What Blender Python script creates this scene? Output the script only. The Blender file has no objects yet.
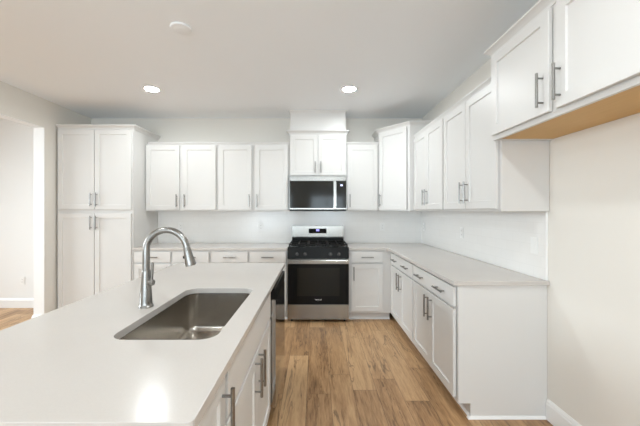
import bpy, bmesh, math, random
from mathutils import Vector, Matrix
random.seed(4)
R = math.radians
S = bpy.context.scene
COL = S.collection

# ------------------------------------------------------------------ camera, world, light, exposure
CAMZ = 1.374
cam = bpy.data.cameras.new('camera'); camo = bpy.data.objects.new('camera', cam); COL.objects.link(camo)
camo.location = (0, 0, CAMZ); camo.rotation_euler = (R(90), 0, 0)
cam.sensor_width = 36; cam.lens = 315 / 640 * 36; cam.shift_x = 5 / 640; cam.shift_y = -2 / 640
cam.clip_start = .02
S.camera = camo
W = bpy.data.worlds.new('world'); S.world = W; W.use_nodes = True
W.node_tree.nodes['Background'].inputs[0].default_value = (.86, .93, 1, 1)
W.node_tree.nodes['Background'].inputs[1].default_value = 1.0
S.view_settings.view_transform = 'Standard'; S.view_settings.look = 'None'
S.view_settings.gamma = 1; S.view_settings.use_curve_mapping = False
S.view_settings.exposure = 0.75
S.cycles.use_denoising = True
S.cycles.max_bounces = 12; S.cycles.diffuse_bounces = 8; S.cycles.glossy_bounces = 6
S.cycles.sample_clamp_indirect = 6
S.cycles.caustics_reflective = False; S.cycles.caustics_refractive = False

def area(name, loc, rot, sx, sy, power, color, spread=180):
    l = bpy.data.lights.new(name, 'AREA'); l.shape = 'RECTANGLE'; l.size = sx; l.size_y = sy
    l.energy = power; l.spread = R(spread); l.color = color
    o = bpy.data.objects.new(name, l); o.location = loc; o.rotation_euler = rot; COL.objects.link(o)
    return o
XLW = -3.235                                   # left wall
YR = -4.6                                      # rear wall of the open living space behind the camera
DAY = (.735, .89, 1.0)
area('added_daylight_door', (-1.9, YR + .06, 1.18), (R(125), 0, 0), 2.0, 2.2, 64, DAY)  # unseen patio door, added to light the room, tilted up for the ceiling
area('added_daylight_rear', (.5, YR + .06, 1.45), (R(140), 0, 0), 1.4, 1.7, 50, DAY)  # second added light out of view, tipped up to lift the ceiling
area('added_daylight_left', (XLW + .06, -2.2, 1.45), (R(140), 0, R(-90)), 1.9, 1.7, 4, DAY)  # unseen window made up to brighten the right wall and cabinet fronts
area('daylight_side_room', (-6.35, 2.2, 1.85), (R(66), 0, R(-90)), 2.2, 1.5, 60, (.84, .94, 1.0), 115)
LAMP = 8.5                                    # watts of each recessed lamp (see recessed_light below)
LAMPC = (.92, .985, 1.0)

# ------------------------------------------------------------------ materials
def mat(name, color, rough=.5, metal=0, spec=.5, coat=0, emis=None, estr=0):
    m = bpy.data.materials.new(name); m.use_nodes = True
    b = m.node_tree.nodes['Principled BSDF']
    b.inputs['Base Color'].default_value = (*color, 1); b.inputs['Roughness'].default_value = rough
    b.inputs['Metallic'].default_value = metal; b.inputs['Specular IOR Level'].default_value = spec
    b.inputs['Coat Weight'].default_value = coat; b.inputs['Coat Roughness'].default_value = .05
    if emis:
        b.inputs['Emission Color'].default_value = (*emis, 1); b.inputs['Emission Strength'].default_value = estr
    return m
def N(m, t, **kw):
    n = m.node_tree.nodes.new(t)
    for k, v in kw.items():
        if k.startswith('i_'): n.inputs[k[2:].replace('_', ' ')].default_value = v
        else: setattr(n, k, v)
    return n
def L(m, a, b): m.node_tree.links.new(a, b)
def BS(m): return m.node_tree.nodes['Principled BSDF']
def math_n(m, op, a, b=None):
    n = N(m, 'ShaderNodeMath', operation=op)
    for i, v in enumerate((a, b)):
        if v is None: continue
        if isinstance(v, (int, float)): n.inputs[i].default_value = v
        else: L(m, v, n.inputs[i])
    return n.outputs[0]

def noise_bump(m, scale, strength, dist=.001, detail=3, stretch=None):
    tc = N(m, 'ShaderNodeTexCoord'); no = N(m, 'ShaderNodeTexNoise', i_Scale=scale, i_Detail=detail)
    src = tc.outputs['Object']
    if stretch:
        mp = N(m, 'ShaderNodeMapping'); mp.inputs['Scale'].default_value = stretch
        L(m, src, mp.inputs[0]); src = mp.outputs[0]
    L(m, src, no.inputs['Vector'])
    bp = N(m, 'ShaderNodeBump', i_Strength=strength, i_Distance=dist)
    L(m, no.outputs[0], bp.inputs['Height']); L(m, bp.outputs[0], BS(m).inputs['Normal'])
    return no

M = {}
M['wall'] = mat('wall_paint', (.75, .725, .678), .75, spec=.3); noise_bump(M['wall'], 220, .12)
M['white_wall'] = mat('side_room_paint', (.80, .80, .795), .75, spec=.3); noise_bump(M['white_wall'], 220, .12)
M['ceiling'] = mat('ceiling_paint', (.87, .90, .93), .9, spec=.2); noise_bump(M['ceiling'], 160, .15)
M['trim'] = mat('trim_paint', (.83, .83, .825), .35); noise_bump(M['trim'], 40, .03)
M['cab'] = mat('cabinet_paint', (.67, .66, .644), .38); noise_bump(M['cab'], 60, .04)
M['maple'] = mat('maple_veneer', (.56, .33, .115), .45)
n_ = noise_bump(M['maple'], 6, .05, stretch=(1, 12, 1))
rp = N(M['maple'], 'ShaderNodeValToRGB'); rp.color_ramp.elements[0].color = (.56, .32, .085, 1); rp.color_ramp.elements[1].color = (.66, .41, .14, 1)
L(M['maple'], n_.outputs[0], rp.inputs[0]); L(M['maple'], rp.outputs[0], BS(M['maple']).inputs['Base Color'])

m = M['quartz'] = mat('white_quartz', (.75, .725, .695), .2, spec=.35)
tc = N(m, 'ShaderNodeTexCoord'); no = N(m, 'ShaderNodeTexNoise', i_Scale=260.0, i_Detail=2.0)
no2 = N(m, 'ShaderNodeTexNoise', i_Scale=3.0, i_Detail=5.0)
L(m, tc.outputs['Object'], no.inputs['Vector']); L(m, tc.outputs['Object'], no2.inputs['Vector'])
rp = N(m, 'ShaderNodeValToRGB'); rp.color_ramp.elements[0].position = .3; rp.color_ramp.elements[1].position = .7
rp.color_ramp.elements[0].color = (.545, .512, .482, 1); rp.color_ramp.elements[1].color = (.58, .547, .516, 1)
L(m, math_n(m, 'ADD', math_n(m, 'MULTIPLY', no.outputs[0], .5), math_n(m, 'MULTIPLY', no2.outputs[0], .5)), rp.inputs[0])
L(m, rp.outputs[0], BS(m).inputs['Base Color'])

def steel(name, col, rough, stretch):
    m = mat(name, col, rough, 1)
    tc = N(m, 'ShaderNodeTexCoord'); mp = N(m, 'ShaderNodeMapping'); mp.inputs['Scale'].default_value = stretch
    no = N(m, 'ShaderNodeTexNoise', i_Scale=30.0, i_Detail=3.0)
    L(m, tc.outputs['Object'], mp.inputs[0]); L(m, mp.outputs[0], no.inputs['Vector'])
    mr = N(m, 'ShaderNodeMapRange'); mr.inputs['To Min'].default_value = rough * .8; mr.inputs['To Max'].default_value = rough * 1.25
    L(m, no.outputs[0], mr.inputs[0]); L(m, mr.outputs[0], BS(m).inputs['Roughness'])
    return m
M['steel'] = steel('brushed_stainless', (.33, .318, .295), .24, (1, 1, 40))
M['dwsteel'] = steel('polished_stainless', (.42, .41, .395), .10, (1, 1, 40))
M['sink'] = steel('sink_stainless', (.50, .47, .43), .22, (1, 20, 1))
M['nickel'] = steel('brushed_nickel', (.29, .282, .27), .28, (20, 20, 1))
M['black'] = mat('black_enamel', (.008, .008, .0075), .25, spec=.12)
M['glass'] = mat('black_glass', (.006, .006, .006), .06, spec=.15)
M['glass2'] = mat('tinted_window_glass', (.014, .013, .010), .08, spec=.2)
M['iron'] = mat('cast_iron', (.014, .014, .013), .6, spec=.2); noise_bump(M['iron'], 200, .3)
M['knob'] = mat('dark_knob', (.03, .03, .03), .25)
M['plate'] = mat('outlet_plastic', (.82, .82, .81), .3)
M['slot'] = mat('outlet_slot', (.08, .08, .08), .6)
M['blue'] = mat('blue_display', (.1, .1, .3), .3, emis=(.30, .28, .95), estr=1.6)
M['pale'] = mat('pale_display', (.3, .3, .5), .3, emis=(.62, .62, 1.0), estr=1.5)
M['logo'] = mat('logo_print', (.75, .75, .75), .4)
M['rubber'] = mat('dark_gap', (.02, .02, .02), .8)
m = M['lamp'] = bpy.data.materials.new('lamp_diffuser'); m.use_nodes = True
LR = .068
BS(m).inputs['Base Color'].default_value = (.9, .9, .9, 1)
BS(m).inputs['Emission Color'].default_value = (*LAMPC, 1)
BS(m).inputs['Emission Strength'].default_value = LAMP / (math.pi * math.pi * LR * LR)

# oak plank floor: planks run along Y, .178 wide
m = M['floor'] = mat('oak_plank_floor', (.4, .25, .13), .42)
tc = N(m, 'ShaderNodeTexCoord'); sp = N(m, 'ShaderNodeSeparateXYZ'); L(m, tc.outputs['Object'], sp.inputs[0])
PW, PL = .178, 1.35
xs = math_n(m, 'DIVIDE', math_n(m, 'ADD', sp.outputs[0], 10.03), PW)
row = math_n(m, 'FLOOR', xs); fx = math_n(m, 'FRACT', xs)
wn = N(m, 'ShaderNodeTexWhiteNoise', noise_dimensions='1D'); L(m, row, wn.inputs['W'])
ys = math_n(m, 'ADD', math_n(m, 'DIVIDE', math_n(m, 'ADD', sp.outputs[1], 20.0), PL), math_n(m, 'MULTIPLY', wn.outputs['Value'], 7.3))
pl = math_n(m, 'FLOOR', ys); fy = math_n(m, 'FRACT', ys)
cid = N(m, 'ShaderNodeCombineXYZ'); L(m, row, cid.inputs[0]); L(m, pl, cid.inputs[1])
wn2 = N(m, 'ShaderNodeTexWhiteNoise', noise_dimensions='2D'); L(m, cid.outputs[0], wn2.inputs['Vector'])
pid = wn2.outputs['Value']
gv = N(m, 'ShaderNodeCombineXYZ')
L(m, math_n(m, 'MULTIPLY', sp.outputs[0], 9.0), gv.inputs[0]); L(m, math_n(m, 'MULTIPLY', sp.outputs[1], .9), gv.inputs[1])
L(m, math_n(m, 'MULTIPLY', pid, 57.0), gv.inputs[2])
g1 = N(m, 'ShaderNodeTexNoise', i_Scale=1.6, i_Detail=6.0, i_Roughness=.6, i_Distortion=.9); L(m, gv.outputs[0], g1.inputs['Vector'])
g2 = N(m, 'ShaderNodeTexNoise', i_Scale=9.0, i_Detail=4.0, i_Roughness=.7); L(m, gv.outputs[0], g2.inputs['Vector'])
g3 = N(m, 'ShaderNodeTexNoise', i_Scale=1.1, i_Detail=3.0, i_Distortion=2.2); L(m, gv.outputs[0], g3.inputs['Vector'])
tone = math_n(m, 'ADD', math_n(m, 'ADD', math_n(m, 'MULTIPLY', g1.outputs[0], .8), math_n(m, 'MULTIPLY', g2.outputs[0], .6)), math_n(m, 'MULTIPLY', math_n(m, 'SUBTRACT', pid, .2), .30))
rp = N(m, 'ShaderNodeValToRGB'); cr = rp.color_ramp
cr.elements[0].position = .50; cr.elements[0].color = (.165, .083, .035, 1)
cr.elements[1].position = .98; cr.elements[1].color = (.57, .362, .19, 1)
e = cr.elements.new(.72); e.color = (.385, .22, .104, 1)
L(m, tone, rp.inputs[0])
kn = N(m, 'ShaderNodeValToRGB'); kn.color_ramp.elements[0].position = .47; kn.color_ramp.elements[0].color = (0, 0, 0, 1)
kn.color_ramp.elements[1].position = .53; kn.color_ramp.elements[1].color = (0, 0, 0, 1)
ee = kn.color_ramp.elements.new(.499); ee.color = (1, 1, 1, 1)
L(m, g3.outputs[0], kn.inputs[0])
kmask = N(m, 'ShaderNodeTexNoise', i_Scale=1.5, i_Detail=1.0); L(m, gv.outputs[0], kmask.inputs['Vector'])
kr = N(m, 'ShaderNodeMapRange'); kr.inputs['From Min'].default_value = .44; kr.inputs['From Max'].default_value = .56; L(m, kmask.outputs[0], kr.inputs[0])
kf = math_n(m, 'MULTIPLY', math_n(m, 'MULTIPLY', kn.outputs[0], kr.outputs[0]), .75)
mx = N(m, 'ShaderNodeMix', data_type='RGBA'); L(m, kf, mx.inputs[0]); L(m, rp.outputs[0], mx.inputs[6]); mx.inputs[7].default_value = (.10, .052, .024, 1)
ex = math_n(m, 'MINIMUM', fx, math_n(m, 'SUBTRACT', 1.0, fx)); ey = math_n(m, 'MINIMUM', fy, math_n(m, 'SUBTRACT', 1.0, fy))
gap = math_n(m, 'MAXIMUM', math_n(m, 'LESS_THAN', ex, .008), math_n(m, 'LESS_THAN', ey, .0012))
mx2 = N(m, 'ShaderNodeMix', data_type='RGBA'); L(m, math_n(m, 'MULTIPLY', gap, .75), mx2.inputs[0]); L(m, mx.outputs[2], mx2.inputs[6]); mx2.inputs[7].default_value = (.10, .055, .03, 1)
L(m, mx2.outputs[2], BS(m).inputs['Base Color'])
bp = N(m, 'ShaderNodeBump', i_Strength=.15, i_Distance=.002); L(m, math_n(m, 'SUBTRACT', tone, gap), bp.inputs['Height']); L(m, bp.outputs[0], BS(m).inputs['Normal'])

def tile_mat(name, ax):
    m = mat(name, (.83, .822, .805), .16)
    tc = N(m, 'ShaderNodeTexCoord'); sp = N(m, 'ShaderNodeSeparateXYZ'); L(m, tc.outputs['Object'], sp.inputs[0])
    cv = N(m, 'ShaderNodeCombineXYZ'); L(m, sp.outputs[ax], cv.inputs[0])
    L(m, math_n(m, 'SUBTRACT', sp.outputs[2], .914), cv.inputs[1])
    br = N(m, 'ShaderNodeTexBrick'); L(m, cv.outputs[0], br.inputs['Vector'])
    br.inputs['Scale'].default_value = 1; br.inputs['Brick Width'].default_value = .1524; br.inputs['Row Height'].default_value = .0763
    br.inputs['Mortar Size'].default_value = .0016; br.inputs['Mortar Smooth'].default_value = .5
    br.inputs['Color1'].default_value = (.83, .822, .805, 1); br.inputs['Color2'].default_value = (.845, .837, .82, 1)
    br.inputs['Mortar'].default_value = (.79, .782, .765, 1)
    L(m, br.outputs['Color'], BS(m).inputs['Base Color'])
    bp = N(m, 'ShaderNodeBump', i_Strength=.1, i_Distance=.001, invert=True); L(m, br.outputs['Fac'], bp.inputs['Height'])
    L(m, bp.outputs[0], BS(m).inputs['Normal'])
    return m
M['tile_b'] = tile_mat('subway_tile_back', 0); M['tile_r'] = tile_mat('subway_tile_right', 1)

# ------------------------------------------------------------------ mesh helpers
def box(bm, x0, x1, y0, y1, z0, z1, bev=0, seg=2):
    t = bmesh.new()
    bmesh.ops.create_cube(t, size=1)
    for v in t.verts:
        v.co = Vector((x0 + (v.co.x + .5) * (x1 - x0), y0 + (v.co.y + .5) * (y1 - y0), z0 + (v.co.z + .5) * (z1 - z0)))
    if bev: bmesh.ops.bevel(t, geom=list(t.edges), offset=bev, segments=seg, affect='EDGES', clamp_overlap=True)
    merge(bm, t)
def merge(bm, t):
    me = bpy.data.meshes.new('tmp'); t.to_mesh(me); t.free(); bm.from_mesh(me); bpy.data.meshes.remove(me)
def tube(bm, pts, rad, n=16, caps=True):
    """round tube along pts; rad: number or one radius per point"""
    pts = [Vector(p) for p in pts]
    if isinstance(rad, (int, float)): rad = [rad] * len(pts)
    T = []
    for i in range(len(pts)):
        a = pts[max(i - 1, 0)]; b = pts[min(i + 1, len(pts) - 1)]
        d = (b - a); T.append(d.normalized() if d.length > 1e-9 else (T[-1] if T else Vector((0, 0, 1))))
    u = T[0].orthogonal().normalized(); rings = []
    for i, p in enumerate(pts):
        u = (u - T[i] * u.dot(T[i])).normalized(); v = T[i].cross(u)
        rings.append([bm.verts.new(p + (u * math.cos(a) + v * math.sin(a)) * rad[i]) for a in [2 * math.pi * k / n for k in range(n)]])
    for r0, r1 in zip(rings, rings[1:]):
        for k in range(n): bm.faces.new((r0[k], r0[(k + 1) % n], r1[(k + 1) % n], r1[k]))
    if caps: bm.faces.new(rings[0][::-1]); bm.faces.new(rings[-1])
def lathe(bm, prof, c=(0, 0, 0), n=32):
    """prof: (r, z) from first to last; closed with caps"""
    rings = [[bm.verts.new((c[0] + r * math.cos(2 * math.pi * k / n), c[1] + r * math.sin(2 * math.pi * k / n), c[2] + z)) for k in range(n)] for r, z in prof]
    for r0, r1 in zip(rings, rings[1:]):
        for k in range(n): bm.faces.new((r0[k], r0[(k + 1) % n], r1[(k + 1) % n], r1[k]))
    bm.faces.new(rings[0][::-1]); bm.faces.new(rings[-1])
def prism(bm, poly, z0, z1):
    b = [bm.verts.new((x, y, z0)) for x, y in poly]; t = [bm.verts.new((x, y, z1)) for x, y in poly]
    n = len(poly); bm.faces.new(b[::-1]); bm.faces.new(t)
    for k in range(n): bm.faces.new((b[k], b[(k + 1) % n], t[(k + 1) % n], t[k]))
def sweep(bm, path, prof):
    """mitred moulding: path of (x,y), outward = right of travel; prof = closed list of (out, z)"""
    P = [Vector(p) for p in path]; D = [(b - a).normalized() for a, b in zip(P, P[1:])]
    Nn = [Vector((d.y, -d.x)) for d in D]; rings = []
    for i, p in enumerate(P):
        if i == 0: o = Nn[0]
        elif i == len(P) - 1: o = Nn[-1]
        else:
            s = Nn[i - 1] + Nn[i]; o = s * (2 / s.length_squared)
        rings.append([bm.verts.new((p.x + o.x * u, p.y + o.y * u, z)) for u, z in prof])
    k = len(prof)
    for r0, r1 in zip(rings, rings[1:]):
        for j in range(k): bm.faces.new((r0[j], r0[(j + 1) % k], r1[(j + 1) % k], r1[j]))
    bm.faces.new(rings[0][::-1]); bm.faces.new(rings[-1])
def obj(name, bm, m, parent=None, smooth=False, bevel=0):
    bmesh.ops.recalc_face_normals(bm, faces=bm.faces)
    me = bpy.data.meshes.new(name); bm.to_mesh(me); bm.free()
    o = bpy.data.objects.new(name, me); COL.objects.link(o)
    for mm in (m if isinstance(m, (list, tuple)) else [m]): me.materials.append(mm)
    if smooth:
        me.polygons.foreach_set('use_smooth', [True] * len(me.polygons))
        me.set_sharp_from_angle(angle=R(35))
    if bevel:
        b = o.modifiers.new('bevel', 'BEVEL'); b.width = bevel; b.segments = 2; b.limit_method = 'ANGLE'; b.angle_limit = R(40)
    if parent: o.parent = parent
    return o
def boxo(name, m, parent, *a, bev=.0012):
    bm = bmesh.new(); box(bm, *a, bev=bev); return obj(name, bm, m, parent)
def tag(o, label, cat, group=None):
    o['label'] = label; o['category'] = cat
    if group: o['group'] = group
    return o
def thing(name, label, cat, loc=(0, 0, 0), rz=0, group=None):
    o = bpy.data.objects.new(name, None); COL.objects.link(o); o.location = loc; o.rotation_euler = (0, 0, rz)
    o.empty_display_size = .1
    return tag(o, label, cat, group)
def struct(name, bm, m, bevel=0):
    o = obj(name, bm, m, bevel=bevel); o['kind'] = 'structure'; return o
def sbox(name, m, *a, bev=0):
    bm = bmesh.new(); box(bm, *a, bev=bev); return struct(name, bm, m)

# ------------------------------------------------------------------ the room
XL, XR, YB, ZC = -3.235, 1.54, 4.55, 2.712       # left wall, right wall, back wall, ceiling
OY0, OY1, OZ = 1.3, 3.768, 2.375                 # the uncased opening in the left wall
XO = -6.6                                        # far side of the side room
sbox('floor', M['floor'], XO - .1, XR + .12, YR - .12, YB + .12, -.1, 0)
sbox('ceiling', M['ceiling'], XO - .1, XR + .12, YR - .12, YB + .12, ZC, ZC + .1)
sbox('wall_back', M['wall'], XL - .13, XR + .12, YB, YB + .12, 0, ZC)
sbox('wall_right', M['wall'], XR, XR + .12, YR, YB, 0, ZC)
bm = bmesh.new()
box(bm, XL - .13, XL, OY1, YB, 0, ZC); [box(bm, XL - .13, XL, *q) for q in ((-1.25, OY0, 0, ZC), (YR, -3.15, 0, ZC), (-3.15, -1.25, 0, .6), (-3.15, -1.25, 2.3, ZC))]; box(bm, XL - .13, XL, OY0, OY1, OZ, ZC)
struct('wall_left', bm, M['wall'])
bm = bmesh.new()
for x0, x1, z0, z1 in ((XL, -2.9, 0, ZC), (-.9, -.2, 0, ZC), (1.2, XR, 0, ZC), (-2.9, -.9, 2.29, ZC), (-.2, 1.2, 2.3, ZC), (-.2, 1.2, 0, .6)):
    box(bm, x0, x1, YR - .12, YR, z0, z1)
struct('wall_rear', bm, M['wall'])
for nm, x0, x1, z0, z1 in (('added_window_1', -2.9, -.9, 0, 2.29), ('added_window_2', -.2, 1.2, .6, 2.3)):  # frames of the unseen rear openings, added to carry the room light
    bm = bmesh.new(); xm = (x0 + x1) / 2
    box(bm, x0, x0 + .06, YR - .09, YR - .03, z0, z1); box(bm, x1 - .06, x1, YR - .09, YR - .03, z0, z1); box(bm, xm - .03, xm + .03, YR - .09, YR - .03, z0, z1)
    box(bm, x0, x1, YR - .09, YR - .03, z1 - .06, z1); box(bm, x0, x1, YR - .09, YR - .03, z0, z0 + .06)
    struct(nm, bm, M['trim'])
bm = bmesh.new()
for q in ((-3.15, -3.09, .6, 2.3), (-1.31, -1.25, .6, 2.3), (-2.23, -2.17, .6, 2.3), (-3.15, -1.25, .6, .66), (-3.15, -1.25, 2.24, 2.3)): box(bm, XL - .09, XL - .03, *q)
struct('added_window_3', bm, M['trim'])  # frame of the unseen left window, added along with its light
# the bright side room beyond the opening
sbox('wall_side_room_back', M['white_wall'], XO, XL - .13, YB - .07, YB + .12, 0, ZC)
sbox('wall_side_room_left', M['white_wall'], XO - .1, XO, .6, YB, 0, ZC)
sbox('wall_side_room_front', M['white_wall'], XO, XL - .13, .5, .6, 0, ZC)
bm = bmesh.new(); box(bm, XL - .128, XL - .002, OY1 - .004, OY1, .136, OZ); box(bm, XL - .128, XL - .002, OY0, OY0 + .004, .136, OZ); box(bm, XL - .128, XL - .002, OY0 + .004, OY1 - .004, OZ - .004, OZ)  # added white lining, stands in for side-room light on the bare jamb
struct('jamb_lit_lining', bm, M['trim'])
# baseboards: moulded profile (out, z)
BASE = [(0, 0), (.015, 0), (.015, .105), (.012, .112), (.012, .118), (.006, .130), (.004, .135), (0, .135)]
def baseboard(name, path):
    bm = bmesh.new(); sweep(bm, path, BASE); return struct(name, bm, M['trim'])
baseboard('baseboard_right', [(XR, 2.082), (XR, YR)])
baseboard('baseboard_side_room', [(XO, YB - .07), (XL - .13, YB - .07)])
baseboard('baseboard_left', [(XL - .13, YB - .09), (XL - .13, OY1), (XL, OY1), (XL, 3.93)][0:3] + [(XL, OY1), (XL, 3.93)][1:])
baseboard('baseboard_left_near', [(XL, YR), (XL, OY0), (XL - .13, OY0), (XL - .13, .62)])
# tiled backsplash
ZT, ZU = .914, 1.372                             # counter top, underside of the wall cabinets
sbox('wall_backsplash_back', M['tile_b'], -2.262, XR - .009, YB - .008, YB, ZT, ZU + .012)
sbox('wall_backsplash_right', M['tile_r'], XR - .009, XR, 2.092, YB, ZT, ZU)
bm = bmesh.new(); box(bm, XR - .012, XR, 2.078, 2.092, ZT, ZU, bev=.003); struct('trim_1', bm, M['trim'])

# ------------------------------------------------------------------ cabinet kit: local frame, front faces -y at y = 0, x is width
T = .024                                         # front of a door or drawer; it stands 5 mm off the face frame
DG = .005
def door_bm(x0, x1, z0, z1, rail=.057, y=-DG, t=T - DG, rec=.009):
    bm = bmesh.new(); rings = []
    for ins, yy in ((0, y), (0, y - t + .002), (.002, y - t), (rail, y - t), (rail + .003, y - t + rec)):
        rings.append([bm.verts.new(p) for p in ((x0 + ins, yy, z0 + ins), (x1 - ins, yy, z0 + ins), (x1 - ins, yy, z1 - ins), (x0 + ins, yy, z1 - ins))])
    for a, b in zip(rings, rings[1:]):
        for k in range(4): bm.faces.new((a[k], a[(k + 1) % 4], b[(k + 1) % 4], b[k]))
    bm.faces.new(rings[0]); bm.faces.new(rings[-1])
    return bm
def handle(parent, x, z, ln, vert, y=-T):
    bm = bmesh.new(); cc = ln * .5 - .024; o = .032
    d = Vector((0, 0, 1)) if vert else Vector((1, 0, 0)); c = Vector((x, y - o, z))
    tube(bm, [c - d * ln / 2, c + d * ln / 2], .0068, 14)
    for s in (-1, 1):
        q = Vector((x, y, z)) + d * cc * s
        tube(bm, [q, q + Vector((0, -o, 0))], .0048, 12)
    return obj('handle', bm, M['nickel'], parent, smooth=True)
def door(root, x0, x1, z0, z1, hx=None, hz=None, ln=.17):
    d = obj('door', door_bm(x0, x1, z0, z1), M['cab'], root)
    if hx is not None: handle(d, hx, hz, ln, True)
    return d
def drawer(root, x0, x1, z0, z1, hs, ln=.16):
    d = boxo('drawer', M['cab'], root, x0, x1, -T, -DG, z0, z1, bev=.0025)
    for h in hs: handle(d, h, (z0 + z1) / 2, ln, False)
    return d
CROWN_S = [(0, -.004), (.005, -.004), (.007, .006), (.018, .022), (.021, .024), (.021, .033), (0, .033)]
CROWN_L = [(0, -.012), (.006, -.012), (.009, .002), (.020, .016), (.034, .028), (.038, .030), (.038, .042), (0, .042)]
def crown(root, path, z, prof):
    bm = bmesh.new(); sweep(bm, path, [(u, z + w) for u, w in prof]); return obj('crown_moulding', bm, M['cab'], root)
G = .001
def body(root, w, d, z0, z1, x0=0.0, name='cabinet_body', bev=.001):
    return boxo(name, M['cab'], root, x0 + G, x0 + w - G, 0, d - G, z0, z1, bev=bev)
def base_cab(name, label, loc, rz, w, d=.605, x_toe=(0, 0), cat='cabinet', group='base cabinets', toe=True, hollow=False, zb=.1, yt=.073, shoes=True):
    r = thing(name, label, cat, loc, rz, group)
    if hollow:
        bm = bmesh.new()
        for a in ((G, .019, 0, d - G, .1, .883), (w - .019, w - G, 0, d - G, .1, .883), (.019, w - .019, d - .013, d - G, .1, .883),
                  (.019, w - .019, 0, d - .013, .1, .118), (.019, w - .019, 0, .019, .118, .15), (.019, w - .019, 0, .019, .66, .883)):
            box(bm, *a)
        obj('cabinet_body', bm, M['cab'], r)
    else: body(r, w, d, zb, .883)
    if toe:
        boxo('toe_kick', M['cab'], r, G + x_toe[0], w - G - x_toe[1], yt, yt + .015, .0005, zb - .0005, bev=0)
        if shoes: bm = bmesh.new(); shoe(bm, [(G + x_toe[0], yt), (w - G - x_toe[1], yt)]); obj('shoe_moulding', bm, M['trim'], r)
    return r
def shoe(bm, path):
    sweep(bm, path, [(0, .0005), (.013, .0005), (.012, .006), (.008, .012), (.004, .016), (0, .018)])

# ---- tall pantry in the left corner
YF = 3.94                                        # face of the base cabinets on the back wall
XP0, XP1 = -3.222, -2.268
w = XP1 - XP0
p = thing('pantry_cabinet', 'tall white four-door pantry cabinet in the corner by the doorway', 'cabinet', (XP0, YF, 0))
body(p, w, YB - YF, .1, 2.405)
boxo('toe_kick', M['cab'], p, .002, w - .002, .073, .088, .0005, .0995, bev=0)
c = w / 2
for x0, x1, hx in ((.022, c - .004, c - .034), (c + .004, w - .022, c + .034)):
    door(p, x0, x1, 1.392, 2.385, hx, 1.392 + .125)
    door(p, x0, x1, .115, 1.345, hx, 1.345 - .115)
crown(p, [(0.012, 0), (w, 0), (w, YB - YF - .002)], 2.405, CROWN_L)

# ---- wall cabinets on the back wall
YU = 4.215                                       # their face
DU = YB - YU - .0005
def wall_cab(name, label, loc, rz, w, z1=2.262, z0=ZU, d=DU, group='wall cabinets'):
    r = thing(name, label, 'cabinet', loc, rz, group); r['z0'] = z0
    body(r, w, d, z0 - loc[2], z1 - loc[2])
    return r
zb = ZU
def pair(r, w, z0, z1, hz, edge=.02, gapc=.006, xc=None, ln=.17, hoff=.034):
    c = w / 2 if xc is None else xc
    for x0, x1, hx in ((edge, c - gapc, c - gapc - hoff), (c + gapc, w - edge, c + gapc + hoff)):
        door(r, x0, x1, z0, z1, hx, hz, ln)
XA, XB, XC_ = -2.266, -1.302, -.341
for x0, x1, lab in ((XA, XB, 'white two-door wall cabinet between the tall pantry and another wall cabinet'),
                    (XB, XC_, 'white two-door wall cabinet directly beside the microwave, over the long back counter')):
    w = x1 - x0
    r = wall_cab('wall_cabinet', lab, (x0, YU, ZU), 0, w)
    pair(r, w, .018, .872, .018 + .12, gapc=.022, hoff=.03)
    crown(r, [(0 if x0 == XB else .04, 0), (w - (0 if x0 == XA else .001), 0)], .890, CROWN_S)
# over-microwave cabinet with the boxed-in duct up to the ceiling
XM0, XM1 = -.339, .419
YM = 4.19
w = XM1 - XM0
r = thing('microwave_wall_cabinet', 'short white two-door wall cabinet above the microwave with a boxed panel to the ceiling', 'cabinet', (XM0, YM, 1.832), 0, 'wall cabinets')
body(r, w, YB - YM, 0, .572)
pair(r, w, .012, .545, .12, edge=.014, gapc=.003, ln=.15)
crown(r, [(0, YU - YM + .05), (0, 0), (w, 0), (w, YU - YM + .05)], .572, CROWN_L)
boxo('duct_cover', M['cab'], r, .012, w - .012, .006, YB - YM - .001, .6145, ZC - 1.832 - .0005)
bm = bmesh.new(); sweep(bm, [(.012, YB - YM - .002), (.012, .006), (w - .012, .006), (w - .012, YB - YM - .002)],
                        [(u * .6, ZC - 1.832 - .0005 - .034 + v) for u, v in ((0, 0), (.006, 0), (.012, .012), (.030, .026), (.034, .034), (0, .034))])
obj('ceiling_moulding', bm, M['cab'], r)
# narrow wall cabinet right of the microwave
XN0, XN1 = .421, .853
w = XN1 - XN0
r = wall_cab('wall_cabinet', 'narrow white single-door wall cabinet between the microwave and the angled corner cabinet', (XN0, YU, ZU), 0, w)
door(r, .012, w - .02, .018, .872, .012 + .03, .018 + .12)
crown(r, [(0, 0), (w - .002, 0)], .890, CROWN_S)
# angled corner wall cabinet
A = Vector((.857, 4.235)); B = Vector((1.157, 3.842)); th = math.atan2(B.y - A.y, B.x - A.x); ln = (B - A).length
r = thing('corner_wall_cabinet', 'tall angled white corner wall cabinet with one door', 'cabinet', (A.x, A.y, ZU), th, 'wall cabinets')
inv = Matrix.Rotation(-th, 2)
loc2 = lambda x, y: tuple(inv @ (Vector((x, y)) - A))
poly = [loc2(*A), loc2(*B), loc2(XR - .001, B.y), loc2(XR - .001, YB - .001), loc2(A.x, YB - .001)]
bm = bmesh.new(); prism(bm, poly, 0, 1.053); obj('cabinet_body', bm, M['cab'], r)
door(r, .022, ln - .034, .018, 1.035, .022 + .032, .018 + .125)
crown(r, [loc2(A.x, YB - .002), loc2(*A), loc2(*B), loc2(XR - .002, B.y)], 1.053, CROWN_L)

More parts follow.
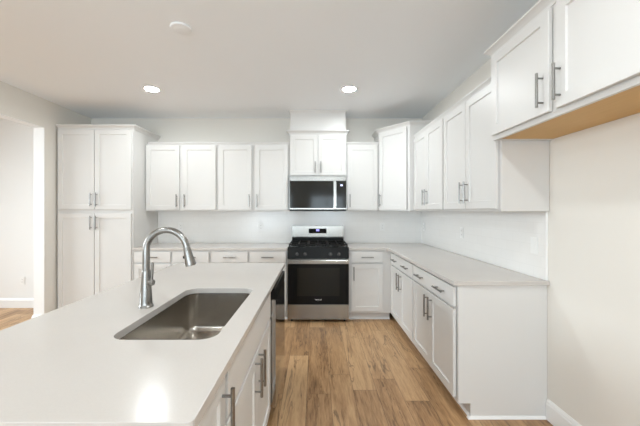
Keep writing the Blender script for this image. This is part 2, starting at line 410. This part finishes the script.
# ---- wall cabinets on the right wall
XU = 1.220; DR = XR - XU - .0005
Y0, Y1, Y2 = 2.066, 2.945, 3.838
for ya, yb, lab in ((Y1, Y2, 'white two-door wall cabinet on the tiled right wall, next to the angled corner cabinet'),
                    (Y0, Y1, 'white two-door wall cabinet on the right wall with its bare side panel showing')):
    w = yb - ya
    r = wall_cab('wall_cabinet', lab, (XU, yb, ZU), R(-90), w, d=DR)
    pair(r, w, .018, .872, .018 + .13, gapc=.003, edge=.018)
    crown(r, [(0.001, 0), (w - .001, 0)], .890, CROWN_S)
    if ya == Y0: boxo('face_frame_edge', M['cab'], r, w - .0005, w + .004, 0, .022, 0, .889, bev=.001)
# deep high cabinet over the refrigerator space
XD = 1.158; YD1, YD0 = 2.052, .93
ZD0, ZD1 = 1.838, 2.385
w = YD1 - YD0
r = thing('high_wall_cabinet', 'high white wall cabinet over the empty refrigerator space with a bare wood underside', 'cabinet', (XD, YD1, ZD0), R(-90), 'wall cabinets')
dd = XR - XD - .001
bm = bmesh.new(); box(bm, 0, w, 0, dd, .010, ZD1 - ZD0, bev=.001); box(bm, 0, w, 0, .019, -.008, .010, bev=.001); box(bm, 0, .016, .019, dd, -.004, .010); box(bm, w - .016, w, .019, dd, -.004, .010)
obj('cabinet_body', bm, M['cab'], r)
boxo('underside', M['maple'], r, .017, w - .017, .020, dd - .001, .002, .0098, bev=0)['label'] = 'bare wood underside'
door(r, .022, .521, .020, ZD1 - ZD0 - .022, .521 - .037, .02 + .115)
door(r, .568, w - .022, .020, ZD1 - ZD0 - .022, .568 + .027, .02 + .115)
crown(r, [(0, dd), (0, 0), (w, 0), (w, dd)], ZD1 - ZD0, CROWN_L)

# ---- base cabinets
ZDR0, ZDR1, ZDO0, ZDO1 = .735, .865, .128, .715  # drawer and door heights
XK0, XK1 = -2.266, -.342
wk = (XK1 - XK0) / 2
for i, lab in enumerate(('white base cabinet on the back wall beside the tall pantry, two drawers over two doors',
                         'white base cabinet on the back wall directly beside the range, two drawers over two doors')):
    r = base_cab('base_cabinet', lab, (XK0 + i * wk, YF, 0), 0, wk)
    c = wk / 2
    for x0, x1, s in ((.018, c - .012, 1), (c + .012, wk - .018, -1)):
        drawer(r, x0, x1, ZDR0, ZDR1, [(x0 + x1) / 2], .15)
        door(r, x0, x1, ZDO0, ZDO1, (x1 - .034) if s > 0 else (x0 + .034), ZDO1 - .115)
XF = .950
r = base_cab('base_cabinet', 'narrow white base cabinet right of the range, one drawer over one door', (.421, YF, 0), 0, XF - .421 - .001)
drawer(r, .03, .425, ZDR0, ZDR1, [.228], .15); door(r, .03, .425, ZDO0, ZDO1, .03 + .03, ZDO1 - .115)
YE, Ym, Yf = 2.099, 2.985, 3.865                 # right run: end, middle, far
for ya, yb, lab in ((Ym, Yf, 'white base cabinet under the right wall counter in the corner, wide drawer with two handles'),
                    (YE, Ym, 'white base cabinet at the open end of the right wall counter, with plain end panel')):
    w = yb - ya; end = ya == YE
    r = base_cab('base_cabinet', lab, (XF, yb, 0), R(-90), w, d=XR - XF, zb=.092, yt=.084)
    drawer(r, .014, w - .010, ZDR0, ZDR1, [w * .25, w * .75], .165)
    pair(r, w, ZDO0, ZDO1, ZDO1 - .115, edge=.014, gapc=.002, ln=.18, hoff=.04)
    if end:
        bm = bmesh.new()
        pts = [(.0, .1), (.0, .883), (XR - XF - .002, .883), (XR - XF - .002, .0005), (.080, .0005), (.080, .1)]
        f = [bm.verts.new((w, y, z)) for y, z in pts]; g = [bm.verts.new((w + .013, y, z)) for y, z in pts]
        bm.faces.new(f[::-1]); bm.faces.new(g)
        for k in range(6): bm.faces.new((f[k], f[(k + 1) % 6], g[(k + 1) % 6], g[k]))
        obj('end_panel', bm, M['cab'], r)
        bm = bmesh.new(); shoe(bm, [(w, .072), (w + .013, .072), (w + .013, XR - XF - .016)]); obj('shoe_moulding', bm, M['trim'], r)
    else:
        boxo('corner_filler', M['cab'], r, -.072, 0, 0, .019, .1, .883)
        boxo('toe_kick', M['cab'], r, -.14, 0, .073, .088, .0005, .0995, bev=0)

# ---- countertops
def slab(name, outer, hole, z0, z1, label):
    bm = bmesh.new(); E = []
    for loop in [outer] + ([hole] if hole else []):
        vs = [bm.verts.new((x, y, z1)) for x, y in loop]
        E += [bm.edges.new((vs[k], vs[(k + 1) % len(vs)])) for k in range(len(vs))]
    bmesh.ops.triangle_fill(bm, use_beauty=True, edges=E, use_dissolve=False, normal=(0, 0, 1))
    ext = bmesh.ops.extrude_face_region(bm, geom=list(bm.faces))
    bmesh.ops.translate(bm, vec=(0, 0, z0 - z1), verts=[v for v in ext['geom'] if isinstance(v, bmesh.types.BMVert)])
    o = obj(name, bm, M['quartz'], bevel=.003); return tag(o, label, 'countertop', 'countertops')
def rrect(x0, x1, y0, y1, r, n=8):
    out = []
    for cx, cy, a0 in ((x1 - r, y1 - r, 0), (x0 + r, y1 - r, 90), (x0 + r, y0 + r, 180), (x1 - r, y0 + r, 270)):
        out += [(cx + r * math.cos(R(a0 + 90 * k / n)), cy + r * math.sin(R(a0 + 90 * k / n))) for k in range(n + 1)]
    return out
ZS = .884
slab('countertop', [(-2.264, 3.915), (-.343, 3.915), (-.343, YB - .009), (-2.264, YB - .009)], None, ZS, ZT,
     'long white quartz countertop along the back wall between the pantry and the range')
slab('countertop', [(.422, 3.915), (.895, 3.915), (.905, 3.911), (.909, 3.901), (.911, 2.065), (XR - .0005, 2.065), (XR - .0005, 2.09), (XR - .0095, 2.094), (XR - .0095, YB - .009), (.422, YB - .009)], None, ZS, ZT,
     'white quartz countertop turning the corner right of the range along the right wall')
IX0, IX1, IY0, IY1 = -1.212, -.266, .686, 2.80
SX0, SX1, SY0, SY1 = -.748, -.361, 1.126, 1.878
slab('island_countertop', rrect(IX0, IX1, IY0, IY1, .012, 3), rrect(SX0, SX1, SY0, SY1, .065), ZS, ZT,
     'large white quartz countertop of the island with a cutout for the sink')

# ---- island cabinets, fronts facing +x
XI = -.306
ID = .60
r = base_cab('sink_base_cabinet', 'white island base cabinet under the sink, two doors below a blank drawer front', (XI, 1.005, 0), R(90), 1.015, d=ID, group='island cabinets', hollow=True)
boxo('drawer_front', M['cab'], r, .014, 1.001, -T, -DG, .70, .865, bev=.0025)
pair(r, 1.015, .115, .685, .590, edge=.014, gapc=.003, ln=.18, xc=.522, hoff=.044)
r = base_cab('pullout_cabinet', 'narrow full-height white pull-out cabinet at the near end of the island', (XI, .755, 0), R(90), .249, d=ID, group='island cabinets')
door(r, .012, .238, .115, .865, .238 - .035, .745, .18)
r = thing('island_paneling', 'white back and end panels closing in the island below its countertop', 'panel', (XI, .72, 0), 0)
boxo('back_panel', M['cab'], r, -ID - .02, -ID - .002, 0, 2.045, .0005, .883)
boxo('end_panel', M['cab'], r, -ID - .001, 0, 0, .034, .0005, .883)
boxo('end_panel', M['cab'], r, -ID - .001, 0, 1.925, 2.045, .0005, .883)

# ---- undermount sink
r = thing('kitchen_sink', 'rectangular stainless steel undermount sink set into the island countertop', 'sink', ((SX0 + SX1) / 2, (SY0 + SY1) / 2, .66))
cx, cy = (SX0 + SX1) / 2, (SY0 + SY1) / 2; hw, hl = (SX1 - SX0) / 2 + .004, (SY1 - SY0) / 2 + .004
bm = bmesh.new(); rings = []
prof = [(.018, .2238, .07), (0.0, .2238, .066), (-.001, .20, .062), (-.004, .05, .052), (-.006, .030, .050), (-.012, .015, .046), (-.022, .005, .042), (-.038, .001, .035), (-.10, -.003, .03)]
for e_, z, rad in prof:
    rings.append([bm.verts.new((x, y, z)) for x, y in rrect(-hw - e_, hw + e_, -hl - e_, hl + e_, rad, 8)])
for a, b in zip(rings, rings[1:]):
    n = len(a)
    for k in range(n): bm.faces.new((a[k], a[(k + 1) % n], b[(k + 1) % n], b[k]))
bm.faces.new(rings[-1])
o = obj('bowl', bm, M['sink'], r, smooth=True)
bm = bmesh.new(); lathe(bm, [(.056, -.001), (.056, .0005), (.050, .002), (.042, -.0012), (.012, -.0015), (.012, .004), (.004, .006)], (0, .03, .0)); obj('drain', bm, M['steel'], r, smooth=True)

# ---- faucet
r = thing('faucet', 'tall brushed nickel gooseneck pull-down faucet beside the sink', 'faucet', (-.812, 1.515, ZT))
bm = bmesh.new(); lathe(bm, [(.033, .0), (.033, .006), (.030, .010), (.029, .014), (.0285, .022), (.026, .06), (.022, .12), (.0198, .155), (.0195, .172), (.018, .176), (.0165, .177)])
obj('faucet_body', bm, M['nickel'], r, smooth=True)
RA = .098; zc = .384 - RA - .0155
pts = [(0, 0, z) for z in (.172, .20, .23, zc)] + [(RA - RA * math.cos(R(a)), 0, zc + RA * math.sin(R(a))) for a in range(8, 171, 6)]
a = R(160); end = Vector(pts[-1]); tdir = (Vector(pts[-1]) - Vector(pts[-2])).normalized()
bm = bmesh.new(); tube(bm, pts, [.0165] * 4 + [.0155] * (len(pts) - 4), 20); obj('spout', bm, M['nickel'], r, smooth=True)
bm = bmesh.new(); q = end + tdir * .001
tube(bm, [q, q + tdir * .004, q + tdir * .006, q + tdir * .03, q + tdir * .072, q + tdir * .088, q + tdir * .091], [.0162, .0165, .0172, .019, .0235, .0245, .022], 20)
sh = obj('spray_head', bm, M['nickel'], r, smooth=True)
bm = bmesh.new(); bb = q + tdir * .045; pr = Vector((-tdir.z, 0, tdir.x)); pr = -pr if pr.x > 0 else pr
tube(bm, [bb + pr * .012, bb + pr * .026], [.009, .007], 12); obj('spray_button', bm, M['knob'], sh, smooth=True)
bm = bmesh.new(); tube(bm, [(.010, -.004, .118), (.038, -.010, .118), (.041, -.0105, .118)], [.0145, .0145, .012], 16); lv = obj('lever_hub', bm, M['nickel'], r, smooth=True)
bm = bmesh.new(); tube(bm, [(.031, -.009, .126), (.034, -.010, .16), (.036, -.011, .212), (.036, -.011, .215)], [.006, .0065, .0072, .004], 14); obj('lever', bm, M['nickel'], lv, smooth=True)

# ---- dishwasher in the island (front faces +x)
r = thing('dishwasher', 'stainless steel dishwasher with black control strip at the far end of the island', 'dishwasher', (XI, 2.024, 0), R(90))
w = .618
boxo('cabinet_body', M['rubber'], r, .004, w, .002, ID - .002, .105, .876, bev=0)
boxo('door', M['dwsteel'], r, .003, w - .003, -.052, 0, .100, .802, bev=.004)
boxo('control_panel', M['glass'], r, .003, w - .003, -.052, 0, .803, .874, bev=.003)
boxo('toe_kick', M['black'], r, .004, w - .004, .05, .065, .002, .098, bev=0)

# ---- gas range
RX, RY = .04, 3.87
r = thing('range', 'freestanding stainless steel gas range with black oven door and cast iron grates', 'stove', (RX, RY, 0))
H = .378
boxo('oven_body', M['black'], r, -H, H, .045, YB - RY - .03, .03, .905, bev=.003)
bm = bmesh.new(); box(bm, -H, H, 0, .044, .040, .222, bev=.005); obj('drawer', bm, M['steel'], r)
bm = bmesh.new(); box(bm, -H, H, 0, .044, .226, .785, bev=.004); dr = obj('oven_door', bm, M['steel'], r)
boxo('door_glass', M['glass'], dr, -H + .003, H - .003, -.004, -.0001, .228, .724, bev=.001)
boxo('door_window', M['glass2'], dr, -.262, .262, -.0052, -.0042, .33, .675, bev=0)
bm = bmesh.new(); hz = .757
box(bm, -H + .012, H - .012, -.062, -.040, hz - .023, hz + .023, bev=.009, seg=3)
for s in (-1, 1): box(bm, s * (H - .04) - .016, s * (H - .04) + .016, -.042, 0, hz - .014, hz + .014, bev=.004)
obj('door_handle', bm, M['steel'], dr, smooth=True)
bm = bmesh.new()                                  # sloped control panel
pts = [(-.008, .79), (-.004, .79), (.045, .79), (.045, .926), (.018, .926)]
f = [bm.verts.new((-H, y, z)) for y, z in pts]; g = [bm.verts.new((H, y, z)) for y, z in pts]
bm.faces.new(f); bm.faces.new(g[::-1])
for k in range(5): bm.faces.new((f[k], f[(k + 1) % 5], g[(k + 1) % 5], g[k]))
obj('control_panel', bm, M['black'], r, bevel=.003)
sl = Vector((0, -.136, .026)).normalized()
for kx in (-.262, -.16, .15, .255):
    c0 = Vector((kx, .003, .842)); bm = bmesh.new()
    tube(bm, [c0, c0 + sl * .006, c0 + sl * .007, c0 + sl * .026, c0 + sl * .030], [.024, .024, .0195, .0175, .014], 20)
    kb = obj('knob', bm, M['knob'], r, smooth=True)
    bm = bmesh.new(); tube(bm, [c0 + sl * .0302 + Vector((0, .001, .0)), c0 + sl * .0305 + Vector((0, -.002, .012))], .0022, 8); obj('knob_pointer', bm, M['steel'], kb)
boxo('cooktop', M['black'], r, -H, H, .02, .575, .906, .930, bev=.005)
for bx, by, br_ in ((-.22, .16, .048), (-.22, .42, .038), (.22, .16, .052), (.22, .42, .036), (0, .29, .042)):
    bm = bmesh.new(); lathe(bm, [(br_ + .012, .930), (br_ + .01, .936), (br_, .938), (br_, .944), (br_ - .004, .948), (.005, .948)], (bx, by, 0)); obj('burner', bm, M['iron'], r, smooth=True)
for gx0, gx1 in ((-.365, -.125), (-.12, .12), (.125, .365)):
    bm = bmesh.new(); t = .006
    for y in (.05, .295, .54): box(bm, gx0, gx1, y - t, y + t, .950, .964, bev=.002)
    for x in (gx0 + t, gx1 - t): box(bm, x - t, x + t, .05, .54, .950, .964, bev=.002)
    xm = (gx0 + gx1) / 2; box(bm, xm - t, xm + t, .05, .54, .952, .965, bev=.002)
    for x in (gx0 + t, gx1 - t):
        for y in (.06, .53): box(bm, x - .008, x + .008, y - .008, y + .008, .930, .952)
    obj('grate', bm, M['iron'], r)
yg = 4.425 - RY
bm = bmesh.new(); box(bm, -.363, .363, yg, yg + .085, 1.008, 1.172, bev=.008, seg=3); bg = obj('backguard', bm, M['steel'], r, smooth=True)
boxo('backguard_base', M['black'], r, -.363, .363, yg + .008, yg + .085, .906, 1.0075, bev=.002)
boxo('display', M['glass'], bg, -.128, .122, yg - .002, yg - .0002, 1.061, 1.127, bev=.0005)
bm = bmesh.new()
for k in range(3): box(bm, -.022 + k * .015, -.012 + k * .015, yg - .003, yg - .0022, 1.092, 1.118)
obj('display_light', bm, M['blue'], bg)
for x in (-.33, .33):
    for y in (.08, .56):
        bm = bmesh.new(); tube(bm, [(x, y, 0), (x, y, .031)], [.016, .012], 12); obj('foot', bm, M['black'], r, smooth=True)
def lettering(txt, size, m, parent, loc, name='brand_lettering'):
    cu = bpy.data.curves.new('txt', 'FONT'); cu.body = txt; cu.size = size; cu.align_x = 'CENTER'; cu.align_y = 'CENTER'; cu.extrude = .0003; cu.shear = .2
    to = bpy.data.objects.new('txt', cu); COL.objects.link(to)
    bpy.context.view_layer.update()
    me = bpy.data.meshes.new_from_object(to.evaluated_get(bpy.context.evaluated_depsgraph_get()))
    bpy.data.objects.remove(to); me.name = name; me.transform(Matrix.Translation(loc) @ Matrix.Rotation(R(90), 4, 'X')); me.materials.clear(); me.materials.append(m)
    o = bpy.data.objects.new(name, me); COL.objects.link(o); o.parent = parent; return o
lettering('Whirlpool', .019, M['logo'], dr, (0, -.0046, .285))

# ---- over-the-range microwave
MY = 4.142
r = thing('microwave', 'stainless steel over-the-range microwave with black glass door', 'microwave', (.04, MY, 1.384))
h = .445; q = .375
boxo('oven_body', M['black'], r, -q, q, .03, YB - MY - .009, 0, h, bev=.003)
bm = bmesh.new(); box(bm, -q, q, 0, .029, h - .058, h, bev=.006); obj('vent_strip', bm, M['steel'], r, smooth=True)
bm = bmesh.new(); box(bm, -q, .212, 0, .029, .012, h - .060, bev=.003); md = obj('door', bm, M['steel'], r)
boxo('door_glass', M['glass2'], md, -q + .004, .203, -.003, -.0002, .028, h - .060, bev=.0005)
bm = bmesh.new(); box(bm, .206, .240, -.034, -.016, .045, h - .07, bev=.006, seg=3)
for z in (.07, h - .1): box(bm, .208, .225, -.018, .002, z - .012, z + .012)
obj('door_handle', bm, M['steel'], md, smooth=True)
cp = boxo('control_panel', M['steel'], r, .214, q, 0, .029, .012, h - .060, bev=.003)
boxo('panel_glass', M['glass2'], cp, .238, q - .004, -.003, -.0002, .028, h - .060, bev=.0005)
boxo('display_light', M['pale'], cp, .295, .322, -.0045, -.0035, .318, .338, bev=0)
boxo('underside', M['rubber'], r, -q + .004, q - .004, .006, .3, -.010, -.0005, bev=0)

# ---- outlets and switches
def outlet(loc, rz, label, kind='outlet'):
    r = thing('wall_outlet' if kind == 'outlet' else 'light_switch', label, kind, loc, rz, 'outlets and switches')
    bm = bmesh.new(); box(bm, -.036, .036, -.0045, -.0003, -.058, .058, bev=.002); pl = obj('cover_plate', bm, M['plate'], r, smooth=True)
    if kind == 'outlet':
        for z in (-.02, .02):
            bm = bmesh.new(); box(bm, -.016, .016, -.006, -.0046, z - .014, z + .014, bev=.0006); so = obj('socket', bm, M['plate'], r)
            bm = bmesh.new(); box(bm, -.008, -.006, -.0066, -.0061, z - .003, z + .006); box(bm, .006, .008, -.0066, -.0061, z - .003, z + .006); box(bm, -.002, .002, -.0066, -.0061, z - .010, z - .006)
            obj('slots', bm, M['slot'], so)
    else:
        bm = bmesh.new(); box(bm, -.016, .016, -.007, -.0046, -.033, .033, bev=.001); obj('rocker', bm, M['plate'], r)
    return r
yb = YB - .0085; xr = XR - .0095; zo = 1.148
outlet((-1.935, yb, zo), 0, 'white outlet on the backsplash behind the faucet spout')
outlet((-.78, yb, zo), 0, 'white outlet on the backsplash left of the range')
outlet((.97, yb, zo), 0, 'white outlet on the backsplash right of the range, near the corner')
outlet((xr, 4.42, 1.15), R(-90), 'white outlet on the right tiled wall close to the corner')
outlet((xr, 3.28, 1.15), R(-90), 'white outlet midway along the right tiled wall')
outlet((xr, 2.197, 1.135), R(-90), 'white switch on the right tiled wall by the open end of the counter', 'switch')
outlet((-4.16, YB - .0705, .385), 0, 'white outlet low on the bright side room wall through the doorway')

# ---- ceiling
def recessed(x, y, label):
    r = thing('recessed_light', label, 'ceiling light', (x, y, ZC), 0, 'recessed ceiling lights')
    bm = bmesh.new(); pr = [(LR + .001, -.0003), (.090, -.0003), (.090, -.002), (.086, -.006), (LR + .004, -.009), (LR + .001, -.007)]
    n = 40; rings = [[bm.verts.new((a * math.cos(2 * math.pi * k / n), a * math.sin(2 * math.pi * k / n), z)) for k in range(n)] for a, z in pr]
    for i in range(len(rings)):
        a, b = rings[i], rings[(i + 1) % len(rings)]
        for k in range(n): bm.faces.new((a[k], a[(k + 1) % n], b[(k + 1) % n], b[k]))
    obj('trim_ring', bm, M['trim'], r, smooth=True)
    bm = bmesh.new(); lathe(bm, [(LR, -.0005), (LR, -.004), (LR - .002, -.0045)], n=40); obj('diffuser', bm, M['lamp'], r)
recessed(-1.785, 3.446, 'lit round recessed ceiling light in front of the pantry side of the kitchen')
recessed(.372, 3.446, 'lit round recessed ceiling light above the floor in front of the range')
recessed(-1.785, .7, 'added recessed ceiling light over the island seating side, outside the picture')  # unseen, added to help light the room
recessed(.372, .7, 'recessed ceiling light over the aisle near the camera, outside the picture')
recessed(-1.785, -1.6, 'added recessed ceiling light behind the camera towards the opening side, outside the picture')  # this one and the next are unseen, added to light the room
recessed(.372, -1.6, 'added recessed ceiling light behind the camera by the bare wall, outside the picture')
r = thing('smoke_detector', 'flat white round detector on the ceiling above the island', 'detector', (-.977, 2.297, ZC))
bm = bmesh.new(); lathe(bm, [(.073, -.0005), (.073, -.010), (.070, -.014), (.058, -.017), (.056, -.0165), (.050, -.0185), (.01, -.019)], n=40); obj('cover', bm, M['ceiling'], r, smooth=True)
